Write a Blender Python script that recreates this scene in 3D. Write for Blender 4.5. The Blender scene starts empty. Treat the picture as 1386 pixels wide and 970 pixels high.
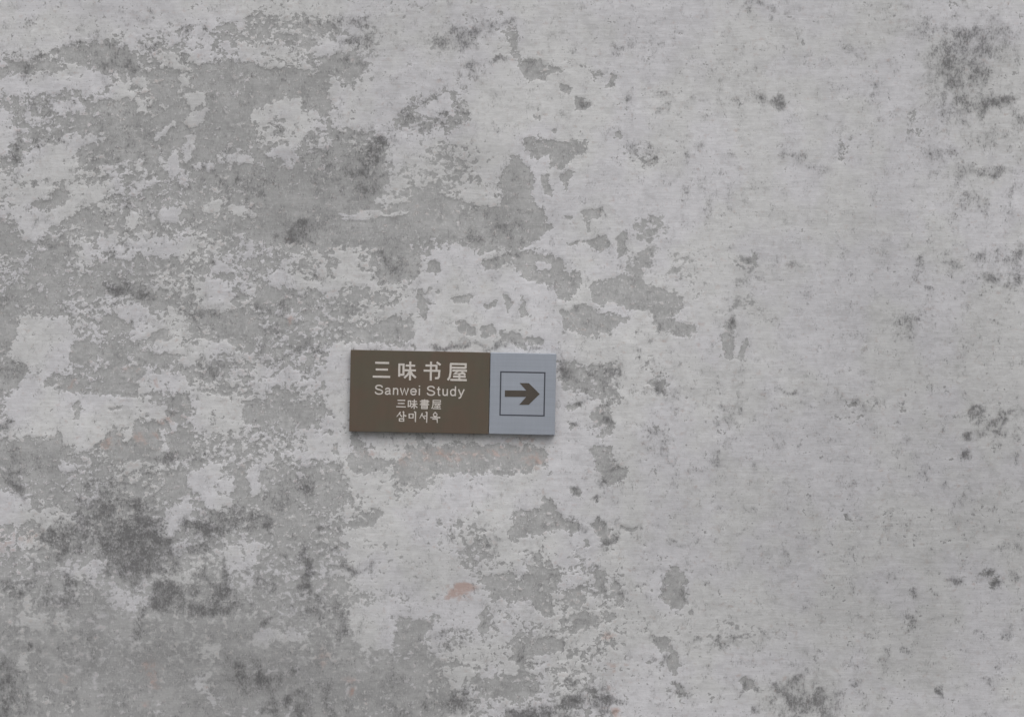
import bpy, bmesh, math
import numpy as np
from mathutils import Vector

# ------------------------------------------------------------------ camera, sky, light, exposure
S = 3.48 / 1386.0            # metres of wall per photograph pixel
CX, CY, EYE = 693.0, 485.0, 1.70
DIST = 4.83                  # camera to wall
scene = bpy.context.scene
C = scene.collection

cam_data = bpy.data.cameras.new("camera")
cam_data.sensor_width = 36.0
cam_data.lens = 36.0 * DIST / 3.48
cam_data.clip_end = 500.0
cam = bpy.data.objects.new("camera", cam_data)
cam.location = (0.0, -DIST, EYE)
cam.rotation_euler = (math.radians(90), 0, 0)
C.objects.link(cam)
scene.camera = cam

SUN_ELEV, SUN_AZ = 52.0, -28.0      # azimuth measured from straight in front of the wall, minus = from the left
world = bpy.data.worlds.new("World")
scene.world = world
world.use_nodes = True
wn = world.node_tree
wn.nodes.clear()
w_out = wn.nodes.new("ShaderNodeOutputWorld")
w_bg = wn.nodes.new("ShaderNodeBackground")
w_sky = wn.nodes.new("ShaderNodeTexSky")
w_sky.sky_type = 'NISHITA'
w_sky.sun_disc = False
w_sky.sun_elevation = math.radians(SUN_ELEV)
w_sky.sun_rotation = math.radians(180.0 + SUN_AZ)
w_sky.dust_density = 6.0
w_sky.ozone_density = 1.0
w_hsv = wn.nodes.new("ShaderNodeHueSaturation")     # overcast: nearly colourless cloud light
w_hsv.inputs["Saturation"].default_value = 0.33
w_bg.inputs["Strength"].default_value = 0.108
wn.links.new(w_sky.outputs[0], w_hsv.inputs["Color"])
wn.links.new(w_hsv.outputs[0], w_bg.inputs["Color"])
wn.links.new(w_bg.outputs[0], w_out.inputs["Surface"])

sun_data = bpy.data.lights.new("sun", 'SUN')
sun_data.energy = 0.75
sun_data.angle = math.radians(45)
sun_data.color = (1.0, 0.985, 0.96)
sun = bpy.data.objects.new("sun", sun_data)
az, el = math.radians(SUN_AZ), math.radians(SUN_ELEV)
to_sun = Vector((math.sin(az) * math.cos(el), -math.cos(az) * math.cos(el), math.sin(el)))
sun.rotation_euler = to_sun.to_track_quat('Z', 'Y').to_euler()
sun.location = (-3, -6, 8)
C.objects.link(sun)

scene.render.engine = 'CYCLES'
scene.cycles.use_denoising = True
scene.view_settings.view_transform = 'Standard'
scene.view_settings.look = 'None'
scene.view_settings.gamma = 1.0
scene.view_settings.use_curve_mapping = False
scene.view_settings.exposure = 0.0

# ------------------------------------------------------------------ node helper
class NB:
    """tiny helper that strings shader nodes together"""
    def __init__(self, name):
        self.mat = bpy.data.materials.new(name)
        self.mat.use_nodes = True
        self.t = self.mat.node_tree
        self.t.nodes.clear()
        self.out = self.t.nodes.new("ShaderNodeOutputMaterial")
    def n(self, kind, **kw):
        nd = self.t.nodes.new(kind)
        for k, v in kw.items():
            setattr(nd, k, v)
        return nd
    def put(self, sock, v):
        if isinstance(v, bpy.types.NodeSocket):
            self.t.links.new(v, sock)
        else:
            sock.default_value = v
    def math(self, op, a, b=0.0, c=None, clamp=False):
        nd = self.n("ShaderNodeMath", operation=op, use_clamp=clamp)
        self.put(nd.inputs[0], a); self.put(nd.inputs[1], b)
        if c is not None:
            self.put(nd.inputs[2], c)
        return nd.outputs[0]
    def add(self, a, b): return self.math('ADD', a, b)
    def sub(self, a, b): return self.math('SUBTRACT', a, b)
    def mul(self, a, b): return self.math('MULTIPLY', a, b)
    def mad(self, a, b, c): return self.math('MULTIPLY_ADD', a, b, c)
    def step(self, v, lo, hi, a=0.0, b=1.0, smooth=True):
        nd = self.n("ShaderNodeMapRange", interpolation_type='SMOOTHSTEP' if smooth else 'LINEAR')
        self.put(nd.inputs["Value"], v)
        self.put(nd.inputs["From Min"], lo); self.put(nd.inputs["From Max"], hi)
        self.put(nd.inputs["To Min"], a); self.put(nd.inputs["To Max"], b)
        return nd.outputs["Result"]
    def coords(self):
        return self.n("ShaderNodeTexCoord").outputs["Object"]
    def scaled(self, vec, sx, sy, sz, ox=0.0, oz=0.0):
        nd = self.n("ShaderNodeMapping")
        self.put(nd.inputs["Vector"], vec)
        nd.inputs["Scale"].default_value = (sx, sy, sz)
        nd.inputs["Location"].default_value = (ox, 0.0, oz)
        return nd.outputs[0]
    def noise(self, vec, scale, detail=3.0, rough=0.55, dist=0.0):
        nd = self.n("ShaderNodeTexNoise")
        self.put(nd.inputs["Vector"], vec)
        nd.inputs["Scale"].default_value = scale
        nd.inputs["Detail"].default_value = detail
        nd.inputs["Roughness"].default_value = rough
        nd.inputs["Distortion"].default_value = dist
        return nd.outputs["Fac"]
    def attr(self, name):
        return self.n("ShaderNodeAttribute", attribute_name=name).outputs["Fac"]
    def col(self, r, g, b):
        nd = self.n("ShaderNodeRGB"); nd.outputs[0].default_value = (r, g, b, 1)
        return nd.outputs[0]
    def mix(self, f, a, b, blend='MIX'):
        nd = self.n("ShaderNodeMix", data_type='RGBA', blend_type=blend)
        self.put(nd.inputs[0], f); self.put(nd.inputs[6], a); self.put(nd.inputs[7], b)
        return nd.outputs[2]
    def grey(self, v):
        nd = self.n("ShaderNodeCombineColor")
        for i in range(3):
            self.put(nd.inputs[i], v)
        return nd.outputs[0]
    def bsdf(self, color, rough, metallic=0.0, normal=None, spec=0.3):
        nd = self.n("ShaderNodeBsdfPrincipled")
        self.put(nd.inputs["Base Color"], color)
        self.put(nd.inputs["Roughness"], rough)
        self.put(nd.inputs["Metallic"], metallic)
        nd.inputs["Specular IOR Level"].default_value = spec
        if normal is not None:
            self.put(nd.inputs["Normal"], normal)
        self.t.links.new(nd.outputs[0], self.out.inputs["Surface"])
        return nd
    def bump(self, h, strength, dist):
        nd = self.n("ShaderNodeBump")
        nd.inputs["Strength"].default_value = strength
        nd.inputs["Distance"].default_value = dist
        self.put(nd.inputs["Height"], h)
        return nd.outputs[0]

# ------------------------------------------------------------------ materials
def wall_material():
    b = NB("peeling_whitewash")
    co = b.coords()
    wear, mould, tone, smear, pink, fleck = [b.attr(a) for a in ("wear", "mould", "tone", "smear", "pink", "fleck")]
    # --- where the lime coat has come off
    nA = b.noise(b.scaled(co, 0.72, 1, 1.10), 19.0, 2.0, 0.5)
    nB = b.noise(b.scaled(co, 0.92, 1, 1.05, 3.1, 7.7), 52.0, 3.0, 0.62, 0.2)
    nC = b.noise(b.scaled(co, 0.9, 1, 1.1, 9.1, 2.7), 125.0, 1.5, 0.55)
    w = b.mad(b.sub(nA, 0.5), 2.3, wear)
    w = b.mad(b.sub(nB, 0.5), 4.7, w)
    w = b.mad(b.sub(nC, 0.5), b.mad(smear, -1.6, 2.0), w)
    half = b.mad(smear, 0.50, 0.06)
    coat = b.step(w, b.mul(half, -1.0), half)
    # --- lime coat: brush strokes, thin places
    streak = b.noise(b.scaled(co, 9.0, 1, 70.0), 1.0, 3.0, 0.62)
    streak2 = b.noise(b.scaled(co, 30.0, 1, 190.0, 4.0), 1.0, 2.0, 0.6)
    cloud = b.noise(co, 3.3, 3.0, 0.6)
    cloud2 = b.noise(b.scaled(co, 0.8, 1, 1.0, 5, 5), 10.0, 4.0, 0.65)
    grain = b.noise(co, 300.0, 2.0, 0.6)
    v = b.mad(b.sub(streak, 0.5), b.mad(cloud, 0.42, -0.03), 1.0)
    v = b.mad(b.sub(streak2, 0.5), 0.20, v)
    v = b.mad(b.sub(cloud2, 0.5), 0.34, v)
    mott = b.noise(b.scaled(co, 0.8, 1, 1.2, 2, 9), 31.0, 4.0, 0.7)
    v = b.mad(b.sub(mott, 0.5), 0.34, v)
    v = b.mad(b.sub(grain, 0.5), 0.20, v)
    coat_c = b.mix(b.step(cloud, 0.42, 0.58), b.col(0.632, 0.635, 0.664), b.col(0.624, 0.631, 0.640))
    ghost = b.step(b.mad(b.sub(nB, 0.5), 0.75, nA), 0.545, 0.575)      # older coats showing under the last one
    v = b.mad(ghost, -0.06, v)
    hair = b.mul(b.step(streak2, 0.60, 0.70), b.step(mott, 0.50, 0.62))
    v = b.mad(hair, -0.20, v)
    coat_c = b.mix(1.0, coat_c, b.grey(v), 'MULTIPLY')
    # --- grey render underneath, a thin film and rests of lime left on it
    nD = b.noise(b.scaled(co, 1, 1, 1, 1.3, 8.8), 13.0, 5.0, 0.68)
    nE = b.noise(b.scaled(co, 1.5, 1, 0.6, 6.3, 1.8), 150.0, 2.0, 0.65)
    u = b.mad(b.sub(nD, 0.5), 0.95, 1.0)
    u = b.mad(b.sub(nE, 0.5), 0.36, u)
    u = b.mad(b.sub(grain, 0.5), 0.26, u)
    base_c = b.mix(1.0, b.col(0.412, 0.417, 0.423), b.grey(u), 'MULTIPLY')
    film = b.mul(b.step(b.mad(b.sub(nB, 0.5), 0.6, cloud2), 0.50, 0.62), 0.55)
    base_c = b.mix(film, base_c, b.col(0.515, 0.520, 0.527))
    rest = b.step(b.add(nE, b.mul(nB, 0.6)), 0.925, 1.0, 0.0, 0.8)
    base_c = b.mix(rest, base_c, b.col(0.60, 0.61, 0.62))
    pinkn = b.step(b.mad(b.sub(nB, 0.5), 2.0, pink), 0.12, 0.95, 0.0, 0.75)
    c = b.mix(coat, base_c, coat_c)
    # grime caught along the broken edge of the coat
    rim = b.mul(b.step(w, -0.45, -0.05), b.step(w, 0.10, 0.0))
    rim = b.mul(rim, b.step(nD, 0.36, 0.58))
    rim = b.mul(rim, b.sub(1.0, smear))
    c = b.mix(b.mul(rim, 0.55), c, b.col(0.23, 0.23, 0.23))
    c = b.mix(pinkn, c, b.col(0.47, 0.335, 0.295))
    # --- mould: fine stipple, drawn out downwards
    mA = b.noise(b.scaled(co, 1.4, 1, 0.8, 1, 1), 125.0, 3.0, 0.72)
    mB = b.noise(b.scaled(co, 1.1, 1, 0.9, 8, 3), 24.0, 3.0, 0.62)
    # --- pits and specks in the coat
    spm = b.step(b.add(b.mad(fleck, 0.34, mA), b.mul(b.sub(mB, 0.5), 0.8)), 0.74, 0.80)
    c = b.mix(b.mul(spm, 0.42), c, b.col(0.25, 0.25, 0.25))
    m = b.mad(b.sub(mA, 0.5), 2.5, mould)
    m = b.mad(b.sub(mB, 0.5), 1.7, m)
    mm = b.mul(b.step(m, 0.14, 0.90), 0.62)
    haze = b.mul(b.step(b.mad(b.sub(mB, 0.5), 1.2, mould), 0.03, 0.70), 0.44)
    mm = b.sub(1.0, b.mul(b.sub(1.0, mm), b.sub(1.0, haze)))
    c = b.mix(mm, c, b.col(0.115, 0.115, 0.119))
    # --- broad soiling, with the light falloff low on the wall painted in
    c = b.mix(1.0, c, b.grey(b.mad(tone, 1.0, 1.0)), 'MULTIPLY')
    # --- relief: thickness of the coat displaces the mesh, ridges and grit are fine bump
    hb = b.mad(streak2, 0.30, streak)
    hb = b.mad(grain, 0.22, hb)
    b.bsdf(c, 0.92, normal=b.bump(hb, 0.42, 0.0022), spec=0.15)
    h = b.mad(b.step(w, -0.22, 0.22), b.mad(smear, -0.0017, 0.0019), b.mul(cloud2, 0.004))
    d = b.n("ShaderNodeDisplacement")
    d.inputs["Midlevel"].default_value = 0.0
    d.inputs["Scale"].default_value = 1.0
    b.put(d.inputs["Height"], h)
    b.t.links.new(d.outputs[0], b.out.inputs["Displacement"])
    b.mat.displacement_method = 'DISPLACEMENT'
    return b.mat

def bronze_material():
    b = NB("bronze_paint")
    co = b.coords()
    n1 = b.noise(co, 9.0, 4.0, 0.6)
    n2 = b.noise(co, 600.0, 2.0, 0.6)
    n3 = b.noise(b.scaled(co, 40, 1, 6), 1.0, 3.0, 0.6)
    v = b.mad(b.sub(n1, 0.5), 0.40, 1.0)
    v = b.mad(b.sub(n2, 0.5), 0.16, v)
    v = b.mad(b.sub(n3, 0.5), 0.16, v)
    c = b.mix(b.step(n1, 0.38, 0.62), b.col(0.138, 0.104, 0.079), b.col(0.116, 0.101, 0.076))
    c = b.mix(1.0, c, b.grey(v), 'MULTIPLY')
    b.bsdf(c, b.mad(n1, 0.25, 0.42), 0.25, b.bump(n2, 0.12, 0.0005), 0.35)
    return b.mat

def silver_material():
    b = NB("brushed_silver_paint")
    co = b.coords()
    n1 = b.noise(b.scaled(co, 2.0, 1, 300.0), 1.0, 3.0, 0.6)
    n2 = b.noise(co, 7.0, 4.0, 0.6)
    n3 = b.noise(b.scaled(co, 130, 1, 8), 1.0, 2.0, 0.6)
    v = b.mad(b.sub(n1, 0.5), 0.22, 1.0)
    v = b.mad(b.sub(n2, 0.5), 0.22, v)
    v = b.mad(b.sub(n3, 0.5), 0.12, v)
    c = b.mix(1.0, b.col(0.372, 0.407, 0.468), b.grey(v), 'MULTIPLY')
    b.bsdf(c, 0.46, 0.35, b.bump(n1, 0.08, 0.0004), 0.4)
    return b.mat

def plain(name, rgb, rough=0.6, metallic=0.0, var=0.15, scale=60.0):
    b = NB(name)
    n = b.noise(b.coords(), scale, 3.0, 0.6)
    c = b.mix(1.0, b.col(*rgb), b.grey(b.mad(b.sub(n, 0.5), var * 2, 1.0)), 'MULTIPLY')
    b.bsdf(c, rough, metallic)
    return b.mat

M_WALL = wall_material()
M_BRONZE = bronze_material()
M_SILVER = silver_material()
M_LETTER = plain("ivory_lettering", (0.60, 0.565, 0.53), 0.5, 0.0, 0.22, 180.0)
M_ARROW = plain("dark_bronze_arrow", (0.090, 0.078, 0.066), 0.5, 0.1, 0.2, 40.0)
M_LINE = plain("dark_line", (0.072, 0.078, 0.095), 0.5, 0.1)
M_STEEL = plain("dull_steel", (0.22, 0.21, 0.20), 0.5, 0.6)
M_CORE = plain("old_brick_core", (0.30, 0.28, 0.26), 0.9, 0.0, 0.3, 5.0)
M_GROUND = plain("stone_paving", (0.17, 0.168, 0.16), 0.85, 0.0, 0.35, 3.0)

# ------------------------------------------------------------------ object helpers
def link(name, mesh, mat=None, parent=None, **props):
    o = bpy.data.objects.new(name, mesh)
    C.objects.link(o)
    if mat is not None and mesh is not None:
        mesh.materials.append(mat)
    if parent is not None:
        o.parent = parent
    for k, v in props.items():
        o[k] = v
    return o

def box_mesh(name, x0, x1, y0, y1, z0, z1, bevel=0.0, seg=2):
    bm = bmesh.new()
    bmesh.ops.create_cube(bm, size=1.0)
    for v in bm.verts:
        v.co = Vector((x0 + (v.co.x + .5) * (x1 - x0), y0 + (v.co.y + .5) * (y1 - y0), z0 + (v.co.z + .5) * (z1 - z0)))
    if bevel:
        bmesh.ops.bevel(bm, geom=bm.edges[:], offset=bevel, segments=seg, profile=0.6, affect='EDGES')
    me = bpy.data.meshes.new(name)
    bm.to_mesh(me); bm.free()
    return me

# ------------------------------------------------------------------ ground
link("ground", box_mesh("ground", -60, 60, -60, 60, -0.3, 0.0), M_GROUND, kind="structure")

# ------------------------------------------------------------------ the wall's wear: what has peeled, what has stained
# All coordinates below are places on the wall, in steps of S metres, from the upper left of the view.
def axis(c0, c1, fine, o0, o1, coarse):
    a = np.linspace(o0, c0, max(2, int((c0 - o0) / coarse)) + 1)[:-1] if c0 > o0 else np.zeros(0)
    m = np.linspace(c0, c1, int(round((c1 - c0) / fine)) + 1)
    e = np.linspace(c1, o1, max(2, int((o1 - c1) / coarse)) + 1)[1:]
    return np.concatenate([a, m, e])

XS = axis(-2.45, 2.45, 0.005, -11.0, 11.0, 0.12)
ZS = axis(0.02, 3.25, 0.005, 0.0, 4.6, 0.10)
GX, GZ = np.meshgrid(XS, ZS)                      # rows: z, cols: x
PX = GX / S + CX
PY = CY - (GZ - EYE) / S
rng = np.random.default_rng(11)

def vnoise(px, py, cell, seed):
    """smooth value noise, about -1..1"""
    r = np.random.default_rng(seed)
    T = r.uniform(-1, 1, (256, 256))
    x, y = px / cell, py / cell
    xi, yi = np.floor(x).astype(int), np.floor(y).astype(int)
    fx, fy = x - xi, y - yi
    fx, fy = fx * fx * (3 - 2 * fx), fy * fy * (3 - 2 * fy)
    a, b2 = T[yi % 256, xi % 256], T[yi % 256, (xi + 1) % 256]
    c, d = T[(yi + 1) % 256, xi % 256], T[(yi + 1) % 256, (xi + 1) % 256]
    return (a * (1 - fx) + b2 * fx) * (1 - fy) + (c * (1 - fx) + d * fx) * fy

# organic wobble of every outline
QX = PX + 5.0 * vnoise(PX, PY, 24, 1) + 2.6 * vnoise(PX, PY, 10, 2)
QY = PY + 4.0 * vnoise(PX, PY, 22, 3) + 2.2 * vnoise(PX, PY, 9, 4)

def sdf(poly, x, y):
    """distance to a polygon, positive inside"""
    p = np.array(poly, float).reshape(-1, 2)
    d = np.full(x.shape, 1e9); s = np.zeros(x.shape, bool)
    for i in range(len(p)):
        ax, ay = p[i]; bx, by = p[i - 1]
        ex, ey = bx - ax, by - ay
        wx, wy = x - ax, y - ay
        t = np.clip((wx * ex + wy * ey) / (ex * ex + ey * ey + 1e-9), 0, 1)
        d = np.minimum(d, (wx - ex * t) ** 2 + (wy - ey * t) ** 2)
        c = ((ay > y) != (by > y)) & (x < (bx - ax) * (y - ay) / (by - ay + 1e-12) + ax)
        s ^= c
    d = np.sqrt(d)
    return np.where(s, d, -d)

def window(x0, x1, y0, y1):
    """index ranges of the mesh that cover a rectangle of the wall"""
    wx0, wx1 = (x0 - CX) * S, (x1 - CX) * S
    wz0, wz1 = EYE - (y1 - CY) * S, EYE - (y0 - CY) * S
    return (slice(np.searchsorted(ZS, wz0), np.searchsorted(ZS, wz1)),
            slice(np.searchsorted(XS, wx0), np.searchsorted(XS, wx1)))

def lay(field, items):
    for target, soft, pts in items:
        soft = soft * 1.25 + 0.6 if soft < 9 else soft
        xs, ys = pts[0::2], pts[1::2]
        if (max(xs) - min(xs)) * (max(ys) - min(ys)) < 900:      # small chips and islands keep their shape
            target = target * 1.4
        m = soft + 16
        w = window(min(xs) - m, max(xs) + m, min(ys) - m, max(ys) + m)
        if field[w].size == 0:
            continue
        t = np.clip(sdf(pts, QX[w], QY[w]) / soft * 0.5 + 0.5, 0, 1)
        t = t * t * (3 - 2 * t)
        field[w] += (target - field[w]) * t

def spots(field, items, warp=1.0):
    X, Y = PX + warp * (QX - PX), PY + warp * (QY - PY)
    for cx, cy, rx, ry, k in items:
        w = window(cx - 2.6 * rx - 8, cx + 2.6 * rx + 8, cy - 2.6 * ry - 8, cy + 2.6 * ry + 8)
        if field[w].size == 0:
            continue
        r2 = ((X[w] - cx) / rx) ** 2 + ((Y[w] - cy) / ry) ** 2
        field[w] += k * np.exp(-r2 * 0.9)

wear = np.full(PX.shape, 0.80)
mould = np.zeros(PX.shape)
tone = np.zeros(PX.shape)
smear = np.zeros(PX.shape)
pink = np.zeros(PX.shape)
fleck = np.zeros(PX.shape)

# broad zones first
lay(wear, [
    (1.10, 40, [700, -500, 1000, -500, 1000, 700, 860, 760, 700, 740]),
    (1.08, 60, [870, -500, 1900, -500, 1900, 1500, 900, 1500, 930, 700, 900, 400]),
    (0.02, 34, [-900, 95, 130, 62, 250, 34, 480, 34, 520, 90, 540, 180, 640, 230, 710, 290, 720, 350, 560, 380, 480, 470, 470, 600, 300, 640, -900, 640]),
    (-0.22, 40, [-900, 620, 250, 600, 480, 640, 470, 760, 560, 850, 640, 880, 640, 1400, -900, 1400]),
    (-0.55, 40, [-900, 830, 200, 845, 440, 850, 480, 880, 620, 880, 620, 1400, -900, 1400]),
    (0.30, 26, [640, 840, 700, 740, 840, 760, 840, 1300, 480, 1300]),
])
P, Q, H, W, V = -0.82, -0.55, -0.22, 0.92, 0.52   # bare, mostly bare, patchy, sound coat, coat with gaps
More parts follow.
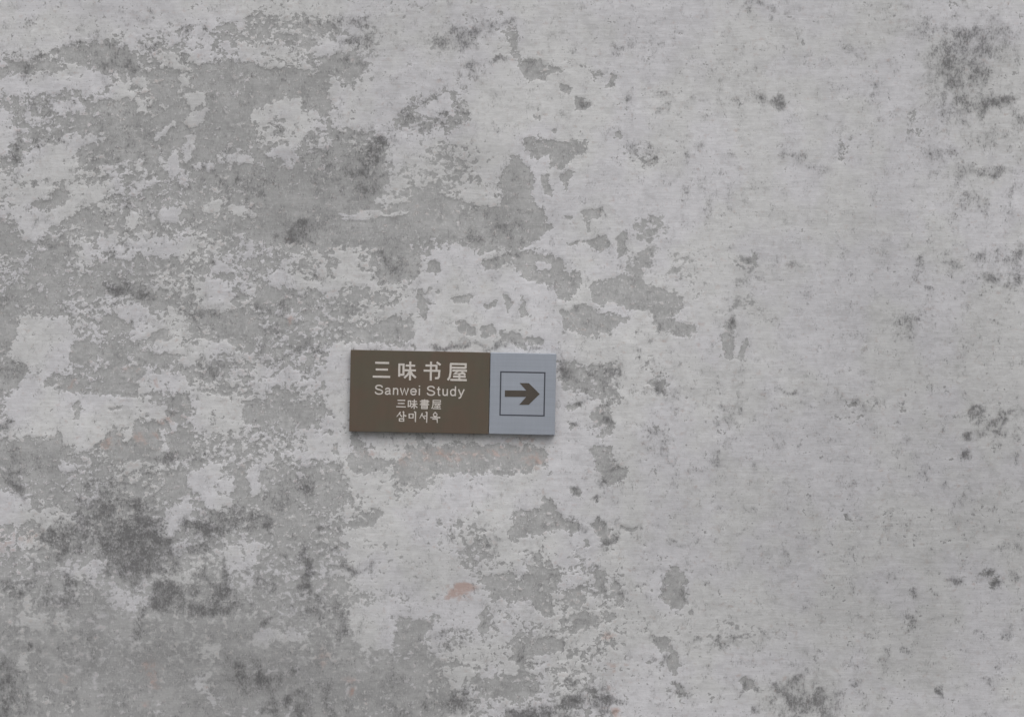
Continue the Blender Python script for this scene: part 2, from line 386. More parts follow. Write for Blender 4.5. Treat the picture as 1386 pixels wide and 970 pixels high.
lay(wear, [
    # --- upper left
    (W, 12, [-900, -500, 345, -500, 345, 22, 240, 30, 130, 45, 60, 72, -900, 78]),
    (P, 7, [75, 68, 130, 57, 182, 70, 192, 98, 170, 101, 145, 92, 120, 88, 95, 84]),
    (Q, 8, [-300, 88, 0, 86, 60, 76, 85, 95, 50, 105, 0, 112, -300, 115]),
    (W, 6, [-60, 112, 60, 98, 90, 102, 95, 91, 140, 100, 150, 108, 125, 125, 90, 119, 60, 128, -60, 118]),
    (H, 8, [10, 132, 70, 127, 112, 122, 105, 190, 60, 188, 20, 200]),
    (-0.62, 9, [112, 145, 150, 130, 200, 125, 190, 100, 250, 97, 290, 90, 345, 78, 400, 100, 440, 97, 452, 130, 400, 130, 345, 150, 345, 188, 400, 215, 520, 182, 522, 262, 470, 290, 330, 272, 270, 250, 250, 222, 108, 222, 100, 190]),
    (W, 5, [70, 145, 110, 140, 112, 152, 80, 155]),
    (W, 4, [140, 128, 182, 126, 186, 135, 150, 136]),
    (W, 4, [185, 152, 191, 132, 200, 130, 200, 151]),
    (W, 4, [150, 118, 172, 114, 170, 126, 155, 128]),
    (W, 4, [196, 104, 203, 104, 200, 120, 195, 118]),
    (W, 4, [245, 104, 258, 104, 260, 112, 250, 117]),
    (W, 4, [255, 131, 281, 127, 281, 143, 262, 146]),
    (W, 4, [258, 154, 280, 151, 276, 166, 254, 169]),
    (W, 4, [208, 186, 240, 164, 244, 172, 226, 182, 210, 191]),
    (W, 4, [248, 215, 254, 182, 261, 182, 258, 218]),
    (W, 4, [215, 205, 222, 222, 232, 202, 238, 203, 239, 243, 229, 246, 224, 230, 214, 226]),
    (V, 4, [290, 214, 340, 206, 340, 219, 300, 223]),
    (V, 4, [262, 222, 288, 222, 286, 230, 265, 230]),
    (W, 4, [338, 147, 356, 146, 356, 164, 342, 164]),
    (W, 7, [72, 190, 100, 180, 142, 188, 102, 200, 97, 240, 30, 242, 34, 212, 70, 200]),
    (H, 6, [12, 172, 78, 178, 76, 198, 30, 208, 14, 246, -10, 246, 14, 205]),
    (H, 9, [335, 24, 455, 24, 462, 52, 400, 57, 345, 62, 260, 50]),
    (W, 5, [420, 60, 466, 51, 466, 72, 440, 76, 425, 72]),
    (V, 5, [255, 46, 290, 42, 290, 72, 250, 78]),
    (V, 6, [262, 76, 340, 66, 400, 60, 420, 78, 380, 92, 300, 84, 262, 88]),
    (P, 6, [440, 76, 482, 74, 500, 100, 478, 115, 440, 96]),
    (P, 6, [346, 106, 420, 97, 446, 100, 456, 130, 440, 152, 406, 146, 400, 131, 346, 131]),
    (W, 5, [355, 140, 404, 134, 406, 150, 424, 155, 426, 170, 402, 200, 396, 226, 385, 216, 358, 212, 364, 202, 388, 196, 390, 162, 355, 162]),
    (W, 10, [450, 104, 470, 124, 490, 108, 520, 66, 590, 66, 640, 96, 600, 122, 560, 128, 545, 165, 500, 175, 455, 170, 452, 144]),
    (-0.30, 8, [450, 176, 520, 174, 527, 216, 497, 232, 460, 204]),
    (-0.12, 6, [530, 162, 560, 130, 610, 122, 642, 138, 642, 172, 612, 186, 592, 168, 575, 187, 535, 187]),
    (W, 4, [563, 138, 608, 130, 612, 150, 570, 154]),
    (W, 12, [516, 178, 582, 186, 572, 222, 532, 222]),
    (0.15, 14, [610, 190, 655, 190, 668, 228, 640, 245, 540, 250, 560, 225]),
    (1.25, 5, [640, 146, 650, 112, 668, 84, 702, 84, 712, 110, 745, 112, 780, 122, 836, 152, 805, 186, 705, 188, 692, 198, 678, 246, 652, 240, 651, 196, 612, 189, 642, 172]),
    # --- upper middle
    (Q, 6, [690, 26, 703, 36, 706, 86, 694, 80]),
    (P, 4, [704, 92, 720, 82, 738, 84, 746, 98, 740, 110, 712, 113]),
    (P, 3, [747, 91, 763, 94, 760, 99, 748, 99]),
    (P, 3, [754, 111, 769, 118, 766, 126, 754, 122]),
    (P, 3, [774, 127, 792, 132, 797, 144, 790, 153, 776, 150]),
    (Q, 6, [798, 95, 818, 96, 816, 106, 800, 106]),
    (P, 3, [828, 98, 836, 104, 832, 118, 824, 119]),
    (P, 3, [725, 146, 734, 139, 732, 147, 727, 151]),
    (P, 2.5, [719, 154, 731, 154, 731, 160, 721, 159]),
    (P, 2.5, [746, 176, 757, 173, 755, 180]),
    (P, 3, [826, 178, 836, 176, 838, 183, 828, 184]),
    (P, 4, [705, 192, 713, 184, 795, 190, 790, 201, 770, 218, 758, 236, 741, 224, 736, 214, 715, 206]),
    (W, 3, [730, 212, 744, 210, 742, 218, 732, 219]),
    (P, 5, [690, 206, 716, 222, 722, 244, 716, 270, 742, 284, 747, 304, 736, 318, 720, 330, 690, 336, 630, 334, 620, 292, 680, 276, 678, 240]),
    (P, 3, [760, 240, 776, 230, 777, 242, 765, 256]),
    (P, 3, [733, 236, 746, 240, 744, 262, 736, 262]),
    (0.42, 12, [830, 202, 850, 194, 905, 196, 908, 222, 850, 228, 835, 216]),
    # --- left middle
    (W, 6, [25, 264, 46, 262, 84, 284, 94, 284, 90, 302, 62, 305, 50, 328, 25, 300]),
    (0.95, 6, [21, 275, 31, 252, 138, 250, 140, 268, 100, 284, 87, 303, 62, 310, 24, 299]),
    (0.90, 6, [-120, 153, 14, 150, 15, 205, -2, 226, -120, 226]),
    (0.55, 6, [-40, 236, 34, 232, 40, 262, 20, 285, -40, 290]),
    (0.10, 8, [173, 240, 263, 252, 264, 290, 200, 300, 173, 290]),
    (0.90, 4, [236, 258, 262, 262, 258, 274, 240, 272]),
    (0.90, 4, [184, 244, 204, 246, 200, 258, 186, 256]),
    (P, 5, [44, 272, 68, 268, 80, 252, 96, 255, 96, 272, 72, 282, 44, 286]),
    (Q, 6, [-300, 300, 0, 300, 25, 306, 25, 320, 50, 330, 45, 342, 30, 346, -300, 350]),
    (-0.42, 7, [65, 306, 105, 292, 172, 290, 185, 252, 262, 250, 350, 250, 352, 322, 266, 311, 250, 296, 215, 310, 165, 320, 110, 316, 66, 319]),
    (W, 4, [286, 271, 306, 275, 301, 286, 277, 288]),
    (W, 4, [312, 279, 346, 288, 341, 294, 320, 291]),
    (W, 4, [178, 290, 192, 286, 186, 304, 176, 308]),
    (W, 4, [220, 284, 246, 288, 240, 302, 222, 296]),
    (P, 4, [64, 328, 88, 327, 88, 338, 110, 339, 108, 345, 76, 342]),
    (V, 6, [85, 346, 130, 336, 132, 321, 262, 316, 262, 345, 182, 353, 130, 351, 116, 364, 86, 361]),
    (P, 5, [50, 346, 84, 345, 85, 364, 60, 371, 38, 377, 37, 356]),
    (-0.40, 8, [-60, 400, 0, 394, 60, 371, 112, 366, 150, 355, 215, 350, 250, 346, 251, 366, 212, 375, 210, 395, 272, 396, 268, 411, 200, 416, 180, 400, 110, 400, 90, 421, 40, 421, -60, 445]),
    (W, 5, [270, 386, 310, 380, 316, 400, 300, 421, 280, 413, 264, 400]),
    (V, 5, [136, 406, 180, 401, 190, 419, 236, 412, 256, 432, 250, 456, 210, 460, 180, 456, 174, 440, 140, 430]),
    (P, 4, [135, 426, 180, 434, 181, 446, 150, 453, 134, 440]),
    (W, 6, [30, 432, 90, 425, 100, 455, 96, 500, 14, 500, 15, 470]),
    (P, 4, [100, 471, 110, 461, 130, 466, 131, 488, 100, 489]),
    (P, 4, [135, 476, 150, 463, 175, 470, 176, 488, 140, 486]),
    (P, 4, [190, 476, 236, 473, 240, 486, 190, 489]),
    (P, 4, [204, 451, 226, 447, 226, 464, 200, 461]),
    (-0.6, 6, [256, 428, 290, 420, 310, 425, 352, 424, 356, 470, 300, 466, 258, 450]),
    (Q, 5, [-300, 396, 0, 396, 20, 400, 20, 432, 8, 490, -300, 490]),
    (W, 5, [205, 466, 300, 462, 322, 476, 240, 482, 205, 472]),
    # --- middle
    (P, 9, [346, 240, 524, 230, 512, 270, 560, 258, 610, 250, 622, 300, 620, 322, 520, 332, 440, 335, 346, 330]),
    (1.3, 1.6, [455, 289, 552, 286, 546, 291, 470, 292]),
    (1.1, 1.4, [458, 294, 520, 293, 510, 296, 462, 297]),
    (V, 5, [500, 271, 558, 261, 566, 270, 522, 279]),
    (W, 4, [600, 262, 668, 250, 660, 282, 640, 272]),
    (0.0, 8, [346, 336, 470, 336, 460, 370, 346, 372]),
    (W, 4, [348, 376, 400, 372, 425, 384, 462, 384, 456, 396, 384, 390]),
    (W, 4, [460, 346, 480, 339, 486, 365, 516, 368, 516, 386, 500, 391, 455, 381]),
    (P, 5, [516, 330, 570, 336, 572, 360, 560, 381, 546, 374, 520, 381, 515, 360]),
    (Q, 4, [470, 381, 490, 385, 527, 400, 520, 407, 480, 401]),
    (P, 5, [346, 382, 380, 386, 396, 400, 390, 416, 346, 416]),
    (1.2, 5, [578, 352, 600, 336, 690, 350, 712, 362, 730, 386, 748, 398, 752, 412, 740, 440, 748, 470, 690, 474, 568, 472, 560, 440, 575, 424, 572, 388, 562, 380, 572, 366]),
    (P, 3, [582, 356, 589, 354, 598, 364, 590, 369, 584, 367]),
    (P, 3, [648, 352, 674, 350, 690, 345, 688, 356, 672, 366, 656, 366]),
    (P, 2.5, [578, 390, 585, 388, 583, 400, 578, 402]),
    (P, 2.5, [595, 394, 600, 394, 600, 400, 595, 400]),
    (P, 3, [616, 404, 630, 403, 640, 398, 634, 410, 620, 410]),
    (P, 3, [644, 410, 672, 409, 670, 416, 660, 420]),
    (P, 3, [676, 399, 690, 402, 698, 412, 688, 424]),
    (P, 3, [622, 436, 640, 437, 641, 452, 622, 453]),
    (P, 3, [648, 443, 667, 440, 668, 454, 650, 457]),
    (Q, 4, [674, 451, 700, 451, 738, 456, 738, 470, 700, 471, 676, 464]),
    (P, 4, [566, 396, 586, 408, 576, 436, 566, 420]),
    (-0.6, 5, [475, 452, 500, 440, 530, 429, 555, 430, 560, 451, 540, 466, 500, 466, 480, 461]),
    (-0.28, 14, [346, 402, 470, 402, 482, 456, 430, 470, 400, 490, 346, 490]),
    (W, 6, [440, 471, 474, 464, 474, 590, 438, 572, 444, 500]),
    (P, 4, [708, 402, 714, 412, 712, 430, 704, 430, 706, 414]),
    (P, 5, [690, 340, 716, 345, 765, 349, 767, 365, 786, 369, 791, 386, 770, 400, 762, 412, 749, 395, 731, 386, 716, 376, 690, 356]),
    (W, 3, [724, 358, 746, 360, 742, 370, 724, 368]),
    (P, 2.5, [764, 289, 775, 289, 774, 296, 768, 296]),
    (P, 3, [785, 286, 808, 284, 818, 276, 818, 292, 798, 300, 788, 298]),
    (P, 3, [792, 303, 800, 304, 800, 315, 795, 314]),
    (P, 3, [798, 328, 822, 318, 823, 334, 806, 346]),
    (P, 2.5, [768, 331, 796, 327, 796, 331, 772, 334]),
    (P, 3, [838, 312, 848, 312, 853, 321, 846, 326, 848, 344, 838, 351, 832, 330]),
    (-0.15, 9, [855, 296, 898, 286, 906, 314, 872, 330, 856, 322]),
    (Q, 6, [846, 352, 886, 329, 886, 362, 860, 372, 848, 366]),
    (P, 5, [802, 388, 830, 375, 872, 360, 872, 384, 920, 394, 928, 414, 906, 430, 942, 438, 946, 450, 930, 456, 890, 446, 884, 420, 850, 421, 830, 410, 800, 411]),
    (P, 5, [756, 416, 800, 414, 832, 430, 852, 434, 828, 446, 822, 456, 790, 456, 766, 441]),
    (W, 4, [854, 426, 884, 425, 886, 441, 840, 447]),
    (0.35, 18, [900, 336, 962, 340, 952, 402, 910, 402]),
    (-0.2, 9, [1002, 352, 1026, 340, 1016, 376, 1000, 392, 988, 388]),
    (-0.2, 8, [986, 396, 1016, 394, 1022, 420, 990, 422]),
    (P, 4, [984, 428, 996, 438, 994, 468, 986, 490, 977, 482, 975, 460]),
    (P, 4, [1004, 462, 1012, 456, 1012, 482, 1002, 486]),
    # --- left, beside the sign
    (-0.7, 6, [-300, 492, 40, 490, 42, 520, 20, 531, -300, 526]),
    (1.05, 6, [14, 532, 45, 500, 70, 504, 80, 530, 130, 530, 200, 541, 232, 545, 232, 566, 182, 560, 166, 580, 130, 606, 86, 601, 75, 591, 20, 591, 12, 560]),
    (Q, 5, [60, 516, 90, 505, 135, 515, 145, 490, 190, 494, 196, 526, 180, 541, 120, 530, 60, 526]),
    (P, 3, [102, 548, 112, 542, 112, 562, 104, 566]),
    (P, 3, [144, 551, 170, 549, 170, 553, 148, 555]),
    (P, 3, [74, 588, 84, 584, 82, 600, 74, 602]),
    (W, 5, [195, 510, 262, 509, 271, 520, 195, 529]),
    (-0.35, 6, [248, 500, 312, 490, 312, 511, 250, 512]),
    (P, 5, [229, 541, 255, 529, 259, 555, 250, 571, 231, 561]),
    (W, 5, [260, 541, 331, 534, 332, 560, 322, 580, 265, 584]),
    (P, 4, [331, 541, 352, 544, 352, 566, 333, 566]),
    (P, 6, [148, 586, 186, 574, 225, 574, 262, 585, 262, 612, 210, 622, 150, 622, 134, 606]),
    (W, 3, [169, 582, 179, 574, 178, 598, 168, 597]),
    (W, 3, [220, 580, 227, 580, 226, 612, 220, 610]),
    (W, 3, [232, 574, 246, 575, 244, 583, 234, 582]),
    (-0.6, 7, [-300, 606, 60, 599, 96, 605, 102, 630, 90, 650, 97, 680, 60, 681, 40, 660, -300, 656]),
    (1.0, 6, [-60, 672, 38, 668, 41, 696, 30, 708, -60, 702]),
    (V, 6, [45, 690, 110, 691, 122, 722, 70, 716, 46, 712]),
    (V, 6, [160, 632, 232, 630, 230, 642, 180, 644]),
    (V, 5, [80, 625, 104, 628, 96, 640, 84, 640]),
    (W, 5, [254, 651, 272, 632, 302, 626, 300, 645, 317, 642, 317, 685, 290, 690, 265, 671]),
    (P, 4, [317, 630, 341, 629, 336, 670, 320, 682]),
    (P, 4, [229, 641, 250, 639, 253, 666, 230, 671]),
    (W, 5, [225, 692, 255, 675, 263, 700, 228, 722]),
    (W, 5, [336, 634, 352, 630, 352, 670, 338, 668]),
    (V, 6, [346, 494, 372, 500, 422, 508, 442, 520, 400, 530, 346, 530]),
    (-0.6, 7, [330, 546, 385, 524, 410, 540, 442, 545, 452, 561, 430, 581, 346, 582]),
    (1.0, 6, [414, 590, 466, 589, 462, 621, 420, 622]),
    (P, 2.5, [452, 602, 460, 600, 458, 612, 452, 612]),
    (0.1, 8, [346, 588, 402, 590, 402, 616, 346, 622]),
    (-0.55, 10, [360, 634, 440, 625, 462, 640, 472, 668, 430, 682, 426, 720, 380, 722, 346, 700]),
    # --- under the sign
    (-0.55, 6, [474, 600, 498, 603, 506, 618, 530, 626, 546, 616, 560, 603, 690, 600, 737, 604, 736, 632, 650, 641, 592, 641, 576, 656, 541, 671, 530, 651, 480, 641, 470, 620]),
    (P, 3, [476, 588, 482, 588, 486, 600, 476, 602]),
    (P, 3, [566, 588, 576, 588, 572, 598, 566, 594]),
    (W, 5, [488, 652, 530, 640, 532, 665, 511, 681, 490, 671]),
    (1.2, 10, [540, 676, 600, 651, 690, 655, 780, 668, 842, 702, 740, 692, 690, 702, 600, 722, 540, 722, 520, 692]),
    (Q, 5, [480, 691, 514, 688, 521, 700, 500, 712, 480, 713]),
    (0.05, 14, [588, 702, 652, 700, 650, 716, 600, 720]),
    # --- right of and below the sign
    (-0.45, 7, [754, 489, 832, 488, 832, 512, 841, 540, 826, 546, 800, 536, 780, 536, 757, 531]),
    (-0.10, 10, [868, 500, 906, 500, 908, 536, 880, 528]),
    (Q, 5, [800, 556, 828, 545, 831, 580, 816, 596, 800, 572]),
    (P, 3, [764, 551, 785, 546, 783, 554, 768, 555]),
    (P, 3, [774, 576, 786, 576, 784, 583, 776, 583]),
    (-0.6, 5, [794, 600, 830, 604, 838, 624, 852, 636, 848, 648, 832, 654, 820, 663, 806, 626]),
    (P, 2.5, [766, 656, 788, 658, 790, 673, 778, 670]),
    (P, 2.5, [805, 672, 809, 672, 809, 680, 806, 680]),
    (-0.7, 5, [690, 692, 730, 686, 734, 666, 749, 680, 760, 696, 778, 705, 775, 722, 752, 716, 690, 731]),
    (P, 4, [799, 708, 812, 700, 822, 702, 836, 734, 822, 736, 802, 720]),
    (P, 3, [770, 712, 780, 702, 778, 722, 770, 728]),
    (P, 2.5, [836, 708, 864, 710, 864, 714, 840, 716]),
    # --- lower middle
    (0.75, 12, [470, 726, 560, 720, 620, 726, 618, 760, 600, 800, 520, 800, 480, 790]),
    (-0.25, 12, [618, 724, 660, 728, 672, 760, 642, 772, 618, 760]),
    (W, 5, [480, 866, 480, 842, 490, 814, 530, 812, 536, 838, 534, 882, 496, 882]),
    (-0.7, 6, [533, 838, 602, 834, 577, 850, 561, 882, 536, 872]),
    (W, 6, [598, 830, 618, 806, 650, 820, 652, 850, 610, 852]),
    (V, 6, [574, 860, 600, 876, 640, 870, 690, 842, 690, 860, 640, 886, 590, 886]),
    (P, 4, [645, 832, 658, 820, 661, 845, 650, 857]),
    (-0.50, 16, [340, 884, 600, 884, 622, 1100, 340, 1100]),
    (V, 8, [600, 902, 690, 890, 672, 930, 612, 932]),
    (-0.62, 5, [640, 780, 692, 774, 732, 768, 752, 772, 753, 790, 736, 800, 752, 802, 752, 820, 736, 836, 722, 820, 700, 812, 670, 812]),
    (W, 4, [700, 768, 712, 766, 708, 778, 700, 780]),
    (W, 4, [704, 816, 716, 812, 728, 832, 720, 838, 702, 830]),
    (P, 4, [756, 806, 790, 794, 786, 816, 766, 821]),
    (P, 3, [804, 776, 812, 776, 816, 800, 806, 802]),
    (P, 4, [820, 791, 838, 784, 845, 808, 838, 822, 828, 806]),
    (P, 4, [769, 831, 800, 828, 816, 842, 796, 848, 778, 851]),
    (P, 2.5, [823, 829, 834, 829, 834, 837, 824, 838]),
    (P, 2.5, [725, 752, 734, 748, 734, 758, 727, 758]),
    (P, 3, [788, 730, 794, 730, 794, 742, 788, 742]),
    (-0.65, 5, [690, 872, 745, 855, 763, 870, 756, 882, 712, 881, 706, 902, 698, 898]),
    (P, 4, [905, 774, 914, 764, 924, 768, 932, 784, 928, 796, 930, 804, 924, 818, 906, 819, 892, 808, 894, 796]),
    (P, 4, [893, 862, 911, 861, 921, 888, 912, 913, 903, 906, 906, 882, 888, 872]),
    (0.45, 12, [920, 846, 1040, 830, 1022, 872, 942, 868]),
    (P, 3, [1000, 922, 1010, 915, 1022, 920, 1022, 934, 1012, 934]),
    (-0.1, 6, [912, 924, 948, 926, 944, 942, 914, 940]),
    (-0.6, 6, [640, 918, 730, 914, 736, 936, 700, 946, 640, 944]),
    (0.30, 10, [950, 796, 992, 794, 992, 810, 952, 812]),
    # --- lower left
    (V, 10, [300, 736, 352, 730, 346, 781, 312, 782]),
    (V, 7, [208, 776, 272, 764, 262, 787, 214, 786]),
    (V, 12, [152, 800, 186, 795, 186, 826, 150, 822]),
    (V, 6, [78, 830, 90, 828, 100, 846, 88, 850]),
    (V, 6, [30, 832, 66, 826, 60, 850, 34, 848]),
    (V, 6, [268, 876, 298, 870, 297, 890, 272, 890]),
    (V, 5, [258, 912, 290, 908, 292, 916, 272, 922, 300, 946, 290, 952, 262, 930]),
    (V, 7, [22, 890, 42, 884, 36, 906, 24, 904]),
    (V, 10, [90, 776, 140, 756, 150, 768, 100, 790]),
    (V, 8, [0, 722, 60, 728, 40, 742, -60, 742]),
    (V, 9, [346, 854, 420, 852, 420, 868, 346, 872]),
    # --- right side
    (0.10, 8, [1228, 146, 1246, 144, 1246, 181, 1224, 180]),
    (0.28, 8, [1145, 541, 1186, 540, 1176, 576, 1146, 580]),
    (0.0, 5, [1192, 692, 1212, 688, 1206, 704, 1192, 700]),
    (0.15, 7, [1140, 690, 1176, 690, 1172, 706, 1138, 706]),
    (0.0, 5, [1218, 546, 1230, 543, 1228, 556, 1220, 562]),
    (0.05, 7, [1130, 196, 1152, 188, 1148, 214, 1130, 216]),
    (-0.1, 6, [1330, 770, 1350, 768, 1358, 792, 1342, 800, 1330, 788]),
])

